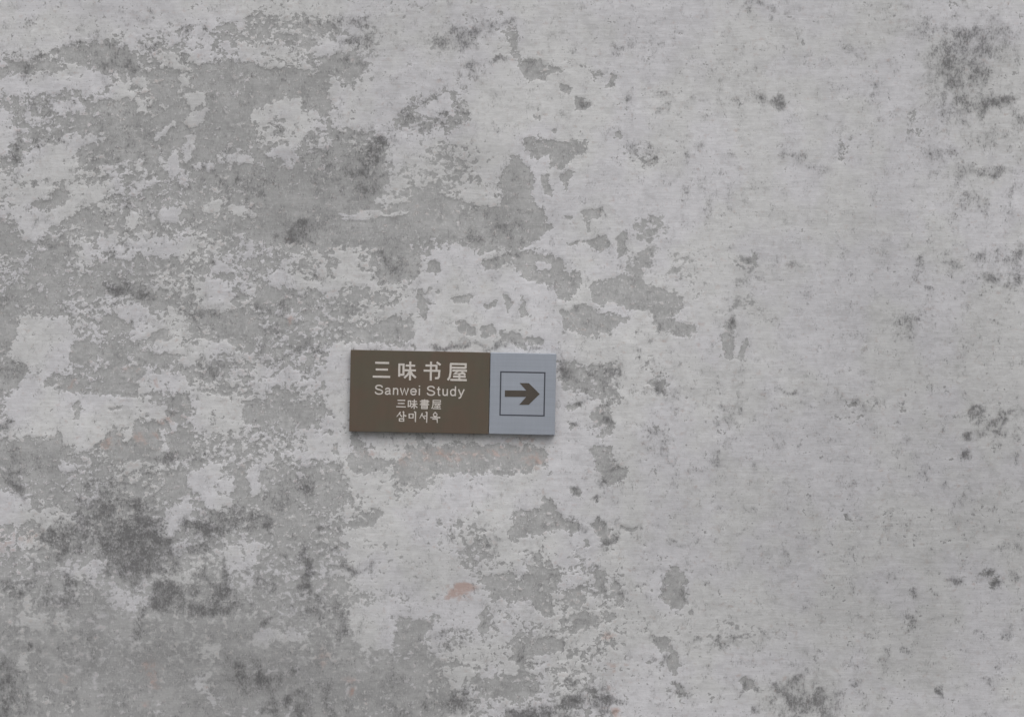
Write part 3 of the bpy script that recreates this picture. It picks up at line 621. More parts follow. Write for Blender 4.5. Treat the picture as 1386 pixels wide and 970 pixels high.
# the wall goes on beyond the view in the same manner
away = np.clip(np.maximum.reduce([-PX, PX - 1386, -PY, PY - 970]) / 60.0, 0, 1)
wear += (0.10 + 0.75 * away) * (0.7 * vnoise(PX * 0.7, PY, 46, 41) + 0.5 * vnoise(PX * 0.8, PY, 21, 42))
mould += away * np.clip(1.5 * vnoise(PX, PY * 1.3, 60, 43) * (0.5 + 0.5 * vnoise(PX, PY, 300, 44)) - 0.2, 0, 0.5)
spots(mould, [
    # upper left / top
    (130, 62, 40, 10, .22), (165, 82, 26, 16, .32), (180, 95, 14, 10, .3), (150, 170, 40, 30, .14), (30, 95, 26, 14, .26),
    (55, 75, 20, 12, .22), (60, 145, 26, 14, .26), (22, 205, 14, 26, .28), (60, 185, 26, 10, .26), (170, 215, 50, 20, .16),
    (212, 60, 14, 10, .25), (258, 42, 30, 12, .28), (190, 15, 16, 6, .2), (110, 30, 14, 14, .18), (28, 28, 20, 10, .16),
    (427, 36, 16, 12, .30), (452, 30, 9, 14, .38), (488, 46, 20, 14, .46), (478, 58, 14, 8, .3), (375, 66, 24, 6, .25), (468, 85, 24, 14, .22),
    (620, 50, 24, 10, .55), (660, 44, 22, 12, .42), (690, 34, 16, 10, .3), (595, 55, 16, 8, .25), (672, 78, 16, 5, .45), (647, 88, 14, 10, .42), (640, 108, 12, 6, .25),
    (512, 196, 14, 20, .38), (490, 190, 26, 16, .30), (500, 222, 26, 18, .32), (460, 245, 40, 20, .22), (430, 205, 20, 24, .20), (500, 250, 18, 16, .32),
    (580, 135, 22, 8, .3), (600, 165, 16, 16, .38), (630, 160, 12, 10, .38), (555, 160, 14, 14, .3), (620, 140, 10, 8, .3),
    (405, 318, 26, 14, .36), (398, 306, 14, 10, .25), (440, 300, 60, 22, .14), (530, 350, 16, 20, .42), (555, 365, 14, 12, .26), (340, 250, 40, 20, .16), (310, 240, 60, 14, .18),
    (660, 360, 18, 8, .35), (690, 345, 16, 6, .35), (695, 322, 16, 14, .35), (665, 300, 40, 16, .18), (640, 325, 20, 8, .3),
    (725, 98, 14, 12, .32), (785, 142, 10, 10, .28), (712, 196, 10, 8, .35), (770, 200, 20, 10, .18), (703, 235, 14, 12, .3),
    # top, right of middle
    (855, 62, 24, 8, .26), (893, 64, 14, 6, .38), (900, 132, 10, 9, .42), (858, 130, 6, 6, .36), (945, 131, 18, 4, .30), (975, 125, 6, 10, .3),
    (1020, 131, 20, 8, .38), (980, 140, 12, 8, .26), (898, 155, 5, 7, .4), (970, 96, 14, 8, .26), (1012, 92, 8, 12, .32), (1020, 6, 20, 8, .36),
    (855, 210, 18, 14, .27), (880, 212, 26, 14, .22), (945, 205, 14, 10, .26), (994, 215, 6, 6, .42), (982, 227, 4, 4, .6), (930, 240, 30, 8, .22), (1010, 268, 4, 8, .5),
    (920, 255, 12, 8, .2), (960, 265, 26, 14, .24), (970, 290, 14, 8, .22),
    (1044, 8, 6, 8, .40), (1064, 12, 10, 10, .34), (1040, 28, 6, 4, .26), (1150, 66, 16, 8, .32), (1160, 75, 6, 4, .25), (1180, 122, 12, 7, .36),
    (1058, 138, 8, 11, .62), (1065, 210, 16, 8, .34), (1085, 215, 8, 9, .34), (1105, 234, 14, 9, .32), (1132, 200, 8, 12, .26), (1148, 190, 8, 5, .26),
    (1298, 95, 34, 34, .28), (1330, 50, 34, 24, .26), (1312, 82, 60, 54, .16), (1280, 115, 26, 16, .18), (1320, 142, 30, 9, .34), (1300, 158, 40, 14, .24), (1275, 85, 14, 24, .26), (1352, 136, 26, 8, .34), (1250, 40, 16, 12, .22), (1370, 40, 14, 12, .15),
    (1260, 205, 22, 12, .36), (1272, 215, 8, 14, .28), (1300, 226, 16, 10, .38), (1345, 234, 22, 8, .36), (1330, 190, 30, 14, .22), (1362, 186, 16, 7, .38), (1382, 160, 16, 10, .32), (1310, 235, 46, 7, .24), (1240, 175, 10, 14, .2),
    (1316, 275, 26, 14, .34), (1300, 262, 30, 16, .18), (1370, 262, 5, 12, .46), (1365, 285, 14, 8, .26), (1280, 292, 8, 8, .26),
    (1247, 352, 9, 14, .50), (1240, 380, 10, 6, .32), (1252, 391, 7, 5, .42), (1330, 355, 18, 14, .42), (1338, 378, 16, 9, .48), (1300, 350, 26, 12, .20), (1366, 352, 9, 14, .58), (1382, 345, 9, 14, .52), (1374, 378, 12, 12, .50), (1372, 400, 12, 9, .30), (1288, 360, 8, 10, .32),
    (1232, 444, 20, 17, .46), (1232, 420, 26, 10, .16), (1066, 355, 10, 12, .30), (1198, 338, 12, 7, .34), (1222, 335, 7, 4, .36), (1150, 345, 14, 4, .22), (1130, 375, 40, 8, .14), (1320, 460, 26, 20, .12),
    # middle, left of the sign
    (155, 388, 20, 14, .50), (186, 394, 12, 10, .40), (200, 405, 14, 10, .25), (75, 365, 12, 12, .2), (75, 332, 14, 7, .35), (170, 280, 50, 24, .14), (265, 420, 24, 12, .34), (300, 432, 30, 16, .2),
    (10, 405, 20, 12, .25), (20, 500, 26, 14, .30), (5, 575, 14, 10, .5), (55, 300, 12, 10, .2), (12, 310, 12, 8, .2), (160, 340, 40, 10, .22), (285, 335, 20, 12, .25),
    (372, 430, 26, 18, .26), (420, 470, 26, 22, .22), (395, 405, 20, 12, .18), (370, 470, 14, 10, .2), (490, 425, 12, 6, .36), (500, 432, 8, 8, .3),
    (286, 495, 26, 10, .22), (300, 505, 16, 8, .2), (240, 530, 10, 12, .2), (220, 620, 18, 10, .45), (262, 618, 20, 7, .30),
    (12, 612, 16, 12, .36), (16, 652, 14, 14, .52), (25, 665, 8, 8, .4), (40, 630, 30, 16, .18),
    (145, 660, 30, 18, .34), (125, 690, 30, 18, .36), (170, 690, 34, 18, .34), (195, 680, 16, 12, .36), (150, 715, 50, 12, .34), (205, 715, 16, 14, .36), (210, 640, 14, 9, .3),
    (290, 708, 22, 16, .60), (270, 712, 18, 12, .36), (320, 706, 26, 12, .26), (345, 700, 18, 12, .22), (362, 705, 16, 12, .2),
    (402, 655, 26, 16, .26), (416, 662, 10, 20, .30), (376, 680, 20, 12, .3), (455, 635, 8, 10, .4), (440, 715, 20, 6, .28), (355, 712, 12, 8, .3),
    # lower left
    (84, 732, 26, 16, .58), (60, 725, 14, 12, .4), (100, 712, 20, 16, .2), (150, 735, 26, 14, .36), (190, 758, 28, 20, .58), (200, 745, 50, 34, .28), (170, 775, 26, 14, .34), (225, 735, 20, 14, .3), (185, 728, 22, 12, .4),
    (25, 790, 28, 18, .46), (98, 790, 16, 10, .48), (80, 755, 14, 8, .4), (95, 815, 20, 10, .44), (60, 810, 30, 10, .22), (220, 808, 18, 14, .62), (245, 805, 26, 14, .42), (300, 805, 20, 16, .52), (285, 828, 26, 10, .52), (318, 825, 14, 8, .42), (258, 832, 30, 12, .32), (190, 830, 6, 14, .5), (190, 855, 14, 8, .3), (303, 770, 5, 18, .42), (275, 735, 20, 9, .3), (235, 770, 12, 10, .3), (268, 778, 8, 10, .42),
    (48, 880, 8, 8, .4), (110, 868, 10, 8, .2), (8, 920, 18, 26, .44), (20, 955, 30, 20, .36), (325, 920, 24, 18, .36), (335, 900, 20, 14, .2), (270, 955, 30, 16, .16), (130, 895, 30, 12, .14),
    (414, 752, 9, 12, .72), (416, 778, 9, 14, .66), (413, 797, 9, 5, .5), (415, 770, 16, 34, .22), (452, 745, 12, 8, .38), (384, 745, 14, 8, .4), (350, 785, 12, 12, .4), (366, 800, 8, 8, .24),
    (472, 771, 12, 8, .62), (490, 772, 12, 5, .40), (432, 822, 34, 14, .34), (470, 838, 12, 14, .50), (450, 850, 14, 9, .34), (365, 838, 10, 6, .46), (430, 780, 8, 8, .2),
    (362, 922, 14, 12, .54), (382, 948, 22, 8, .55), (372, 966, 16, 8, .55), (408, 965, 10, 8, .62), (430, 925, 22, 14, .32), (450, 955, 20, 16, .28), (445, 900, 30, 12, .15), (530, 920, 26, 10, .22), (580, 955, 16, 12, .3), (395, 900, 14, 10, .34),
    (618, 948, 14, 14, .50), (630, 960, 18, 16, .36), (545, 965, 20, 10, .24), (615, 862, 20, 12, .22), (600, 858, 10, 6, .3), (548, 805, 12, 12, .2), (651, 838, 6, 12, .44), (660, 740, 14, 6, .36), (675, 728, 8, 6, .4), (570, 872, 6, 6, .4), (500, 860, 18, 8, .22),
    # around and right of the sign
    (640, 468, 40, 5, .42), (600, 467, 14, 5, .38), (680, 466, 16, 6, .4), (730, 474, 12, 4, .4), (550, 465, 12, 5, .3), (480, 470, 8, 4, .25),
    (762, 504, 14, 14, .38), (776, 515, 16, 10, .26), (818, 508, 14, 14, .34), (812, 500, 30, 12, .2), (796, 530, 14, 7, .3), (890, 522, 10, 10, .50), (895, 512, 16, 16, .20), (920, 530, 14, 9, .22), (862, 475, 14, 6, .36), (916, 480, 4, 7, .5), (885, 486, 8, 4, .36),
    (988, 448, 8, 16, .42), (992, 440, 6, 6, .3), (1012, 358, 12, 14, .26), (1006, 378, 8, 8, .26), (1028, 378, 10, 5, .44), (1000, 410, 12, 12, .2), (905, 445, 26, 8, .3), (870, 400, 30, 18, .14), (775, 380, 20, 10, .16), (748, 395, 14, 10, .2), (842, 340, 5, 12, .32), (817, 328, 10, 9, .34), (812, 290, 10, 8, .3), (870, 350, 16, 10, .22), (860, 375, 14, 8, .26), (790, 440, 20, 10, .12), (820, 450, 8, 6, .3),
    (782, 550, 6, 5, .46), (780, 579, 7, 4, .44), (818, 565, 10, 16, .26), (822, 575, 5, 6, .4), (820, 640, 18, 10, .38), (816, 655, 6, 10, .4), (845, 636, 6, 6, .4), (782, 665, 8, 6, .52), (807, 676, 3, 5, .6), (776, 715, 6, 10, .44), (828, 726, 10, 8, .34), (852, 711, 14, 4, .46), (818, 700, 8, 6, .3), (750, 700, 20, 12, .14), (775, 652, 8, 4, .4),
    (888, 600, 8, 14, .40), (900, 610, 8, 8, .38), (882, 586, 12, 8, .26), (905, 625, 12, 6, .24), (988, 562, 13, 12, .46), (975, 570, 8, 6, .36), (1000, 572, 8, 6, .36), (990, 592, 6, 4, .36), (970, 620, 6, 11, .52), (980, 612, 6, 6, .3), (950, 636, 6, 8, .32), (930, 660, 24, 12, .20), (955, 672, 8, 6, .3), (1025, 632, 5, 8, .36), (995, 525, 4, 12, .30), (1020, 684, 8, 6, .36), (985, 648, 4, 6, .3), (920, 640, 14, 5, .2),
    (1072, 531, 7, 4, .60), (1060, 533, 10, 4, .36), (1120, 534, 14, 4, .36), (1045, 545, 10, 10, .22), (1090, 548, 8, 6, .3), (1150, 550, 10, 14, .26), (1172, 556, 8, 10, .26), (1165, 545, 14, 4, .24), (1042, 594, 8, 5, .3), (1060, 596, 10, 4, .2), (1220, 552, 4, 6, .3), (1220, 600, 20, 14, .18), (1216, 617, 6, 4, .34), (1245, 630, 14, 8, .24), (1240, 650, 16, 12, .18),
    (1314, 557, 9, 4, .66), (1322, 566, 6, 4, .46), (1346, 568, 10, 5, .60), (1362, 576, 5, 6, .60), (1354, 582, 6, 4, .4), (1315, 586, 7, 5, .72), (1330, 580, 14, 8, .46), (1310, 612, 12, 7, .56), (1322, 600, 10, 7, .34), (1370, 590, 14, 14, .34), (1360, 552, 10, 6, .40), (1378, 550, 10, 8, .38), (1340, 560, 40, 14, .14), (1380, 625, 8, 6, .36), (1275, 600, 8, 4, .3), (1306, 672, 9, 8, .34), (1280, 655, 6, 4, .32), (1350, 690, 18, 3, .26), (1330, 710, 8, 4, .36),
    (1145, 655, 10, 9, .30), (1146, 694, 9, 6, .34), (1168, 694, 8, 6, .36), (1202, 692, 9, 4, .36), (1080, 722, 8, 5, .38), (1055, 625, 6, 6, .2), (1176, 725, 7, 4, .38), (1230, 712, 14, 4, .22),
    (1340, 775, 9, 9, .50), (1346, 790, 10, 9, .50), (1375, 742, 10, 8, .40), (1360, 770, 16, 8, .24), (1380, 780, 9, 8, .38), (1365, 842, 9, 8, .34), (1355, 860, 26, 4, .24), (1322, 858, 7, 4, .44), (1288, 788, 8, 6, .34), (1240, 797, 8, 4, .44), (1225, 735, 9, 5, .3), (1220, 820, 16, 5, .26), (1246, 825, 12, 7, .40), (1232, 846, 10, 8, .42), (1218, 842, 8, 6, .3), (1196, 882, 10, 4, .46), (1190, 890, 8, 6, .3), (1230, 880, 20, 6, .22), (1236, 902, 8, 3, .4), (1215, 898, 10, 4, .3), (1146, 898, 8, 4, .36), (1155, 917, 11, 4, .48), (1098, 892, 7, 4, .42), (1160, 835, 16, 5, .24), (1195, 945, 10, 4, .32), (1275, 938, 6, 7, .66), (1340, 915, 12, 7, .34), (1340, 930, 12, 7, .22), (1380, 890, 12, 8, .26), (1330, 940, 8, 6, .22), (1360, 735, 8, 6, .4), (1062, 752, 12, 7, .22), (1140, 760, 16, 5, .16),
    (1075, 938, 28, 14, .50), (1112, 948, 14, 14, .46), (1085, 960, 36, 14, .38), (1070, 920, 14, 8, .28), (1130, 965, 14, 10, .30), (1110, 912, 14, 7, .24), (1085, 946, 52, 30, .12), (1050, 922, 5, 5, .5),
    (988, 868, 12, 9, .60), (940, 867, 16, 6, .32), (965, 868, 20, 6, .22), (920, 800, 14, 12, .22), (908, 895, 8, 14, .32), (893, 868, 8, 4, .40), (888, 892, 4, 5, .52), (866, 800, 4, 12, .3), (866, 786, 5, 3, .4), (915, 935, 5, 8, .5), (930, 940, 14, 4, .42), (1012, 924, 10, 8, .30), (1020, 905, 7, 5, .3), (975, 930, 3, 3, .4), (905, 827, 4, 4, .4), (1032, 745, 8, 5, .36), (990, 770, 9, 6, .24), (911, 734, 8, 4, .50), (1020, 962, 6, 8, .42), (1036, 955, 8, 8, .36), (800, 772, 8, 4, .44), (822, 730, 10, 7, .36), (730, 753, 6, 7, .46), (838, 800, 6, 14, .30), (810, 790, 6, 10, .3), (748, 780, 6, 8, .3), (795, 842, 14, 7, .18), (760, 868, 6, 6, .36), (705, 888, 6, 14, .40),
    (790, 950, 36, 9, .56), (775, 948, 10, 6, .36), (800, 935, 26, 8, .32), (725, 964, 26, 8, .55), (700, 962, 20, 9, .36), (760, 966, 30, 7, .40), (778, 925, 14, 8, .34), (720, 934, 10, 6, .26), (825, 945, 12, 7, .34), (845, 945, 8, 4, .22),
], warp=2.1)
mould *= 1.0 - 0.20 * np.clip((PX - 840) / 60, 0, 1) * np.clip((PY - 140) / 60, 0, 1)
mould = np.where(mould > 0.35, 0.35 + 0.35 * np.tanh((mould - 0.35) / 0.35), mould)
# dark chips with a size of their own; also general sparseness of pits
fleck[:] = -0.14
spots(fleck, [(120, 40, 130, 30, .35), (60, 190, 80, 60, .35), (470, 200, 70, 60, .3), (600, 160, 60, 40, .3), (880, 210, 70, 30, .28), (980, 130, 160, 40, .22), (960, 260, 90, 40, .25),
              (1100, 220, 90, 50, .25), (1300, 100, 90, 90, .25), (1320, 220, 90, 60, .3), (1310, 370, 90, 50, .3), (1230, 440, 50, 40, .25), (90, 560, 120, 50, .15), (300, 330, 120, 40, .2),
              (900, 600, 60, 50, .25), (990, 590, 50, 60, .22), (1060, 540, 70, 30, .22), (1330, 580, 70, 60, .3), (1240, 640, 60, 50, .18), (1330, 790, 80, 60, .2), (1220, 860, 80, 60, .22),
              (1080, 940, 70, 50, .25), (930, 930, 60, 40, .2), (150, 720, 160, 60, .2), (250, 810, 130, 50, .2), (415, 770, 30, 50, .2), (420, 940, 120, 50, .15), (780, 500, 60, 50, .25), (800, 600, 50, 60, .25), (650, 466, 90, 10, .3),
              (735, 150, 70, 38, -.4), (655, 410, 60, 45, -.35), (110, 555, 80, 28, -.3), (640, 690, 110, 22, -.3), (60, 465, 36, 28, -.4), (945, 310, 36, 24, -.3), (520, 150, 40, 20, -.2), (560, 30, 100, 30, -.2)], warp=0.0)

spots(smear, [(120, 880, 260, 110, .9), (440, 900, 200, 90, .6), (300, 760, 180, 60, .25), (560, 760, 90, 60, .45), (620, 620, 130, 40, .30), (560, 230, 80, 50, .6), (560, 60, 110, 60, .7), (890, 350, 70, 70, .5),
              (1000, 390, 50, 60, .6), (980, 860, 90, 40, .6), (1200, 300, 330, 420, .35), (450, 300, 90, 50, .2), (80, 590, 60, 30, .1)], warp=0.0)

# soiled coat right and low in cloud-shaped patches; light falloff low down painted in
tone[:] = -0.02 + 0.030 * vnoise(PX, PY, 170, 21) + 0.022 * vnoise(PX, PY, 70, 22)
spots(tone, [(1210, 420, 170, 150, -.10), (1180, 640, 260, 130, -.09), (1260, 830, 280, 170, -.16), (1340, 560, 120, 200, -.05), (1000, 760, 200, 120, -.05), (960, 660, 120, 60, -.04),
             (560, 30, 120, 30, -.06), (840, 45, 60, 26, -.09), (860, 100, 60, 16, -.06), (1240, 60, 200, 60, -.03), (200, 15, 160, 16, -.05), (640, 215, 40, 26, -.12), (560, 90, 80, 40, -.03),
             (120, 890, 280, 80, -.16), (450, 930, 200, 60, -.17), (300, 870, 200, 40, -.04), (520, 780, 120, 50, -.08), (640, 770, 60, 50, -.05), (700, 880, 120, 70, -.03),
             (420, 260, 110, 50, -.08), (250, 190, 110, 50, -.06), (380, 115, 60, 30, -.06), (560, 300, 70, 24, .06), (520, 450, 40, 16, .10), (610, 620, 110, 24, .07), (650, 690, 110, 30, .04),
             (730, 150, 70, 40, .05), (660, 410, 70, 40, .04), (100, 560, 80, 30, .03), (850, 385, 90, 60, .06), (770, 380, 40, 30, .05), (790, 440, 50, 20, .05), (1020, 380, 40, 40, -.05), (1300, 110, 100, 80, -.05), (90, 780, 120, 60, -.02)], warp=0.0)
spots(pink, [(228, 567, 16, 6, .55), (183, 589, 7, 6, .62), (212, 588, 9, 5, .62), (150, 598, 18, 8, .48), (192, 597, 6, 7, .4), (100, 519, 4, 8, .75), (181, 503, 8, 8, .40), (210, 518, 5, 7, .5), (5, 735, 20, 14, .42), (40, 728, 14, 8, .34),
             (500, 612, 12, 8, .40), (548, 622, 8, 16, .46), (600, 616, 40, 10, .40), (670, 612, 30, 9, .40), (722, 622, 14, 14, .46), (715, 598, 22, 7, .30), (392, 437, 8, 6, .42), (440, 437, 8, 6, .42),
             (619, 800, 16, 7, .95), (632, 796, 12, 4, .6), (607, 806, 6, 6, .5), (476, 934, 3, 8, .95), (471, 917, 7, 7, .46), (440, 887, 9, 9, .44), (87, 916, 9, 7, .44), (205, 905, 12, 18, .46), (198, 950, 6, 10, .36), (212, 925, 6, 10, .4),
             (824, 858, 9, 6, .60), (826, 902, 7, 8, .52), (822, 932, 7, 6, .46), (835, 964, 8, 7, 1.0)])

def undulate():
    return 0.004 * vnoise(PX, PY, 260, 31) + 0.0016 * vnoise(PX, PY, 60, 32)

nz, nx = GX.shape
co = np.empty((nz * nx, 3), np.float32)
co[:, 0] = GX.ravel(); co[:, 1] = undulate().ravel(); co[:, 2] = GZ.ravel()
idx = np.arange(nz * nx).reshape(nz, nx)
quads = np.stack([idx[:-1, :-1], idx[:-1, 1:], idx[1:, 1:], idx[1:, :-1]], -1).reshape(-1, 4).astype(np.int32)
wm = bpy.data.meshes.new("plaster_face")
wm.vertices.add(len(co)); wm.vertices.foreach_set("co", co.ravel())
wm.loops.add(quads.size); wm.loops.foreach_set("vertex_index", quads.ravel())
wm.polygons.add(len(quads)); wm.polygons.foreach_set("loop_start", np.arange(0, quads.size, 4, dtype=np.int32))
wm.update(calc_edges=True)
wm.polygons.foreach_set("use_smooth", np.ones(len(quads), bool))
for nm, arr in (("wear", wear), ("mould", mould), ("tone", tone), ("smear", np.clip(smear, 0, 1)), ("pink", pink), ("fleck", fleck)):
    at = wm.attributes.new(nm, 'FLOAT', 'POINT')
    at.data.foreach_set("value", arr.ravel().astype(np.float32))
wall = link("plaster_wall", None, label="old grey plaster wall with flaking whitewash, stained by dark mould", category="wall")
link("plaster_face", wm, M_WALL, wall)
link("wall_core", box_mesh("wall_core", -11.0, 11.0, 0.012, 0.42, 0.0, 4.6), M_CORE, wall)
link("wall_coping", box_mesh("wall_coping", -11.05, 11.05, -0.10, 0.50, 4.602, 4.70, 0.01), M_CORE, wall)

# ------------------------------------------------------------------ the sign
FRONT = -0.030                                     # front face, metres before the wall
KS = S * (DIST + FRONT) / DIST
SCX, SCY = 612.8, 531.1
ROT = math.radians(1.15)                           # it hangs a little crooked, right end low
sign = link("direction_sign", None, label="brown and silver direction sign with right-pointing arrow fixed to the wall", category="sign")
sign.location = ((SCX - CX) * KS, 0.0, EYE - (SCY - CY) * KS)
sign.rotation_euler = (0, ROT, 0)

def L(px, py):
    """place on the sign face (x right, z up, metres from its centre)"""
    x, z = (px - SCX) * KS, -(py - SCY) * KS
    c, s = math.cos(ROT), math.sin(ROT)
    return (x * c - z * s, x * s + z * c)

HW, HH = 139.2 * KS, 55.2 * KS
XM = L(662.6, 532)[0]
brown = link("brown_panel", box_mesh("brown_panel", -HW, XM - 0.0006, FRONT, -0.006, -HH, HH, 0.0016), M_BRONZE, sign)
silver = link("silver_panel", box_mesh("silver_panel", XM + 0.0006, HW, FRONT - 0.0015, -0.006, -HH + 0.001, HH + 0.0006, 0.0022), M_SILVER, sign)
link("back_rail", box_mesh("back_rail", -HW + 0.02, HW - 0.02, -0.0058, 0.012, -0.05, 0.05), M_STEEL, sign)

def prism(name, polys, y_front, y_back, mat, parent):
    bm = bmesh.new()
    for pts in polys:
        f = [bm.verts.new((x, y_front, z)) for x, z in pts]
        k = [bm.verts.new((x, y_back, z)) for x, z in pts]
        bm.faces.new(f); bm.faces.new(k[::-1])
        for i in range(len(pts)):
            j = (i + 1) % len(pts)
            bm.faces.new((f[j], f[i], k[i], k[j]))
    bmesh.ops.recalc_face_normals(bm, faces=bm.faces[:])
    me = bpy.data.meshes.new(name)
    bm.to_mesh(me); bm.free()
    return link(name, me, mat, parent)

SF = FRONT - 0.0015
prism("arrow", [[L(*p) for p in ((683.4, 528.0), (712.4, 528.3), (703.2, 518.2), (715.8, 518.2), (730.6, 533.0), (715.6, 547.6), (702.6, 547.6), (712.2, 536.9), (683.2, 536.7))]],
      SF - 0.0008, SF + 0.002, M_ARROW, silver)
fo = [(677.0, 502.2), (738.4, 503.4), (737.2, 563.3), (675.9, 562.1)]
fi = [(678.8, 504.0), (736.6, 505.1), (735.4, 561.5), (677.7, 560.4)]
prism("square_outline", [[L(*fo[i]), L(*fo[(i + 1) % 4]), L(*fi[(i + 1) % 4]), L(*fi[i])] for i in range(4)], SF - 0.0005, SF + 0.002, M_LINE, silver)

def ribbons(name, lines, ox, oy, sx, sy, w, parent, mat=M_LETTER, origin=(0, 0)):
    """a written sign as flat raised strokes; lines: lists of points (y down) in glyph units, w: stroke width in wall steps"""
    cx, cz = L(ox, oy)
    bm = bmesh.new()
    for li, line in enumerate(lines):
        p = [Vector(((x - origin[0]) * sx, (y - origin[1]) * sy)) for x, y in line]
        left, right = [], []
        for i in range(len(p)):
            a = (p[i] - p[i - 1]).normalized() if i > 0 else None
            c = (p[i + 1] - p[i]).normalized() if i < len(p) - 1 else None
            if a is None: a = c
            if c is None: c = a
            n1, n2 = Vector((-a.y, a.x)), Vector((-c.y, c.x))
            n = (n1 + n2)
            n = n.normalized() if n.length > 1e-4 else n1
            k = min(1.6, 1.0 / max(0.3, n.dot(n1)))
            ww = w[li][min(i, len(w[li]) - 1)] if isinstance(w, list) else w
            left.append(p[i] + n * (ww * 0.5 * k)); right.append(p[i] - n * (ww * 0.5 * k))
        y0, y1 = FRONT - 0.0006 - 0.00004 * li, FRONT + 0.001
        def vs(q, y): return [bm.verts.new((cx + v.x * KS, y, cz - v.y * KS)) for v in q]
        lf, rf, lb, rb = vs(left, y0), vs(right, y0), vs(left, y1), vs(right, y1)
        for i in range(len(p) - 1):
            bm.faces.new((lf[i], lf[i + 1], rf[i + 1], rf[i]))
            bm.faces.new((lf[i + 1], lf[i], lb[i], lb[i + 1]))
            bm.faces.new((rf[i], rf[i + 1], rb[i + 1], rb[i]))
        bm.faces.new((lf[0], rf[0], rb[0], lb[0])); bm.faces.new((rf[-1], lf[-1], lb[-1], rb[-1]))
    bmesh.ops.recalc_face_normals(bm, faces=bm.faces[:])
    me = bpy.data.meshes.new(name)
    bm.to_mesh(me); bm.free()
    return link(name, me, mat, parent)

HAN = {
    "three": [[(12, 6), (92, 6)], [(16, 48), (86, 48)], [(0, 93), (100, 93)]],
    "taste": [[(5, 12), (5, 82)], [(5, 17), (29, 17), (29, 76)], [(5, 71), (29, 71)], [(41, 22), (95, 22)], [(35, 47), (100, 47)], [(67, 0), (67, 100)], [(65, 50), (54, 70), (34, 88)], [(69, 50), (80, 70), (100, 86)]],
    "book": [[(10, 21), (74, 21), (74, 46)], [(0, 48), (91, 48), (89, 78), (83, 86), (66, 87)], [(42, 0), (42, 100)], [(74, 3), (97, 17)]],
    "house": [[(12, 7), (93, 7), (93, 31)], [(16, 28), (93, 28)], [(15, 7), (15, 52), (11, 80), (1, 98)], [(24, 44), (100, 44)], [(54, 46), (34, 63), (86, 59)], [(72, 50), (92, 67)], [(28, 77), (94, 77)], [(61, 61), (61, 94)], [(14, 96), (100, 96)]],
    "old_book": [[(16, 11), (84, 11), (84, 33)], [(0, 22), (100, 22)], [(16, 33), (84, 33)], [(8, 44), (92, 44)], [(0, 55), (100, 55)], [(50, 0), (50, 55)], [(20, 63), (20, 100)], [(20, 66), (80, 66), (80, 100)], [(20, 82), (80, 82)], [(20, 96), (80, 96)]],
}
for key, x0, x1, y0, y1 in (("three", 504.8, 528.4, 489.6, 511.2), ("taste", 539.2, 563.0, 489.0, 514.4), ("book", 573.4, 596.8, 489.2, 515.0), ("house", 606.0, 632.0, 490.8, 515.0)):
    ribbons("title_character", HAN[key], (x0 + x1) / 2, (y0 + y1) / 2, (x1 - x0) / 100, (y1 - y0) / 100, 2.75, brown, origin=(50, 50))
for key, x0, x1, y0, y1 in (("three", 536.4, 549.4, 541.0, 551.0), ("taste", 552.0, 565.0, 540.2, 553.2), ("old_book", 568.2, 581.0, 540.2, 553.2), ("house", 584.2, 597.0, 540.8, 553.2)):
    ribbons("small_character", HAN[key], (x0 + x1) / 2, (y0 + y1) / 2, (x1 - x0) / 100, (y1 - y0) / 100, 1.25 if key in ("old_book", "house") else 1.5, brown, origin=(50, 50))

LATIN = {
    "S": (82, [[(70, 27), (64, 13), (50, 6), (35, 6), (20, 12), (13, 25), (17, 38), (30, 46), (52, 52), (67, 60), (73, 73), (67, 88), (52, 95), (35, 95), (18, 89), (9, 72)]]),
    "a": (62, [[(9, 50), (14, 39), (26, 34), (38, 36), (45, 44), (46, 60), (46, 86), (52, 99)], [(46, 60), (24, 64), (11, 72), (9, 84), (14, 93), (26, 95), (38, 90), (46, 78)]]),
    "n": (59, [[(10, 29), (10, 100)], [(10, 52), (16, 40), (27, 34), (39, 37), (45, 48), (45, 100)]]),
    "w": (78, [[(3, 29), (20, 97), (37, 33), (54, 97), (71, 29)]]),
    "e": (64, [[(9, 64), (54, 64), (52, 48), (44, 38), (31, 34), (18, 38), (9, 50), (8, 66), (12, 84), (22, 94), (34, 95), (46, 90), (53, 78)]]),
    "i": (26, [[(11, 29), (11, 100)], [(11, 0), (11, 12)]]),
    "t": (42, [[(18, 8), (18, 84), (22, 94), (34, 95)], [(4, 34), (33, 34)]]),
    "u": (60, [[(9, 29), (9, 80), (15, 92), (26, 95), (38, 89), (45, 76)], [(45, 29), (45, 100)]]),
    "d": (64, [[(48, 0), (48, 100)], [(48, 64), (46, 46), (38, 36), (28, 34), (16, 38), (8, 50), (7, 66), (10, 82), (18, 93), (28, 95), (40, 91), (47, 78)]]),
    "y": (56, [[(4, 29), (28, 97)], [(52, 29), (28, 97), (21, 114), (13, 120), (5, 119)]]),
}
LS, LT = 0.158, 1.0
words = "Sanwei Study"
total = sum((LATIN[c][0] * LS if c != " " else 30 * LS) + LT for c in words) - LT
pen = -total / 2 + 0.4
for c in words:
    if c == " ":
        pen += 30 * LS + LT
        continue
    ribbons("letter", LATIN[c][1], 567.2, 528.2, LS, 0.132, 1.75, brown, origin=(-pen / LS, 50))
    pen += LATIN[c][0] * LS + LT

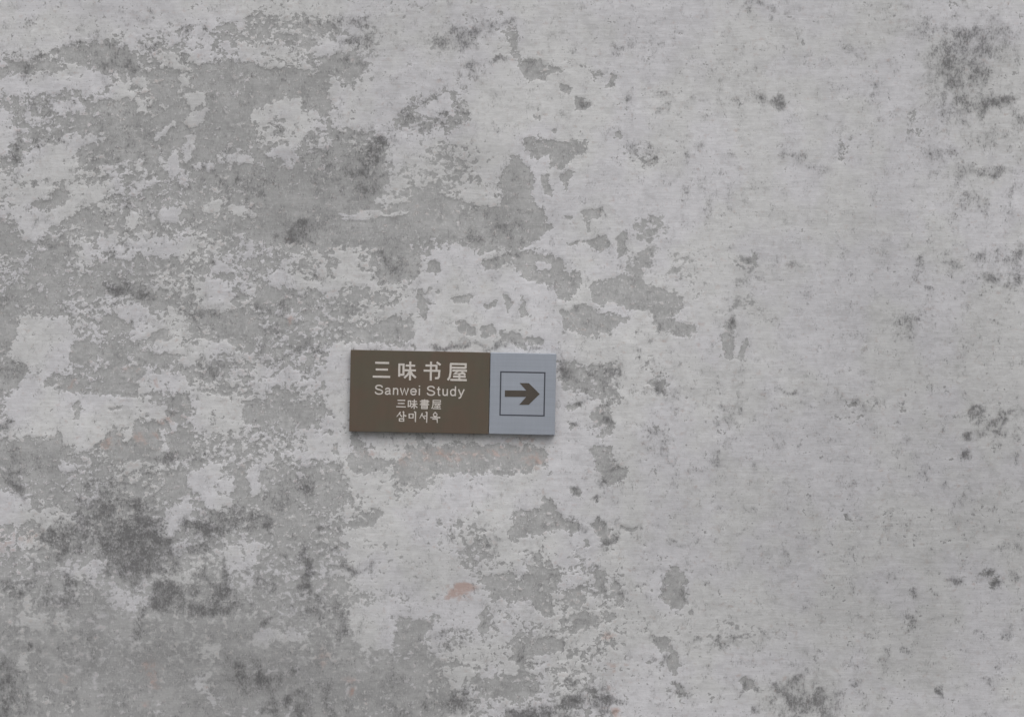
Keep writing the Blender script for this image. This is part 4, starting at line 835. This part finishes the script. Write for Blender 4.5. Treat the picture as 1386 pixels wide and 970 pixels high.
def g(x, y):
    return 530 + x / 18.48, 535 + y / 18.48
def seg(x0, y0, x1, y1, w0=1.6, w1=1.5):
    return ((x0, y0), (x1, y1), (w0, w1))
def syllable(segs):
    x = [p[0] for s_ in segs for p in s_[:2]]; y = [p[1] for s_ in segs for p in s_[:2]]
    o = ((min(x) + max(x)) / 2, (min(y) + max(y)) / 2)
    ribbons("korean_syllable", [s_[:2] for s_ in segs], *g(*o), 1 / 18.48, 1 / 18.48, [(s_[2][0] * 0.92, s_[2][1] * 0.92) for s_ in segs], brown, origin=o)
def ring(cx, cy, r, w):
    pts = [(cx + r * math.cos(t * math.pi / 6), cy + r * math.sin(t * math.pi / 6)) for t in range(13)]
    return [seg(*pts[i], *pts[i + 1], w, w) for i in range(12)]
syllable([seg(222, 412, 128, 535, 1.9, .9), seg(196, 455, 262, 535, 1.1, 2.0), seg(278, 400, 302, 418, 2.2, 1.9), seg(300, 400, 300, 560, 1.8, 1.6), seg(300, 488, 368, 512, 1.5, 2.0),
                            seg(198, 572, 198, 648, 1.7, 1.7), seg(190, 580, 312, 580, 1.5, 1.5), seg(304, 572, 304, 652, 1.9, 1.7), seg(198, 640, 304, 640, 1.4, 1.4)])
syllable([seg(440, 455, 440, 572, 1.8, 1.6), seg(430, 466, 548, 466, 1.5, 1.5), seg(538, 458, 538, 572, 1.8, 1.6), seg(440, 562, 540, 562, 1.4, 1.4),
                            seg(566, 402, 600, 422, 2.0, 2.0), seg(598, 404, 598, 662, 1.9, 1.5)])
syllable([seg(770, 440, 702, 580, 1.9, .9), seg(758, 480, 838, 586, 1.1, 2.1), seg(812, 512, 880, 508, 1.4, 1.4), seg(852, 408, 884, 430, 2.0, 1.9), seg(882, 410, 880, 680, 1.9, 1.4)])
syllable(ring(1090, 482, 46, 1.6) + [seg(1078, 412, 1100, 436, 1.6, 1.4), seg(1090, 528, 1090, 552, 1.6, 1.6), seg(968, 552, 1216, 550, 1.4, 1.9), seg(1018, 592, 1152, 588, 1.3, 1.7), seg(1140, 584, 1148, 684, 2.0, 1.2)])
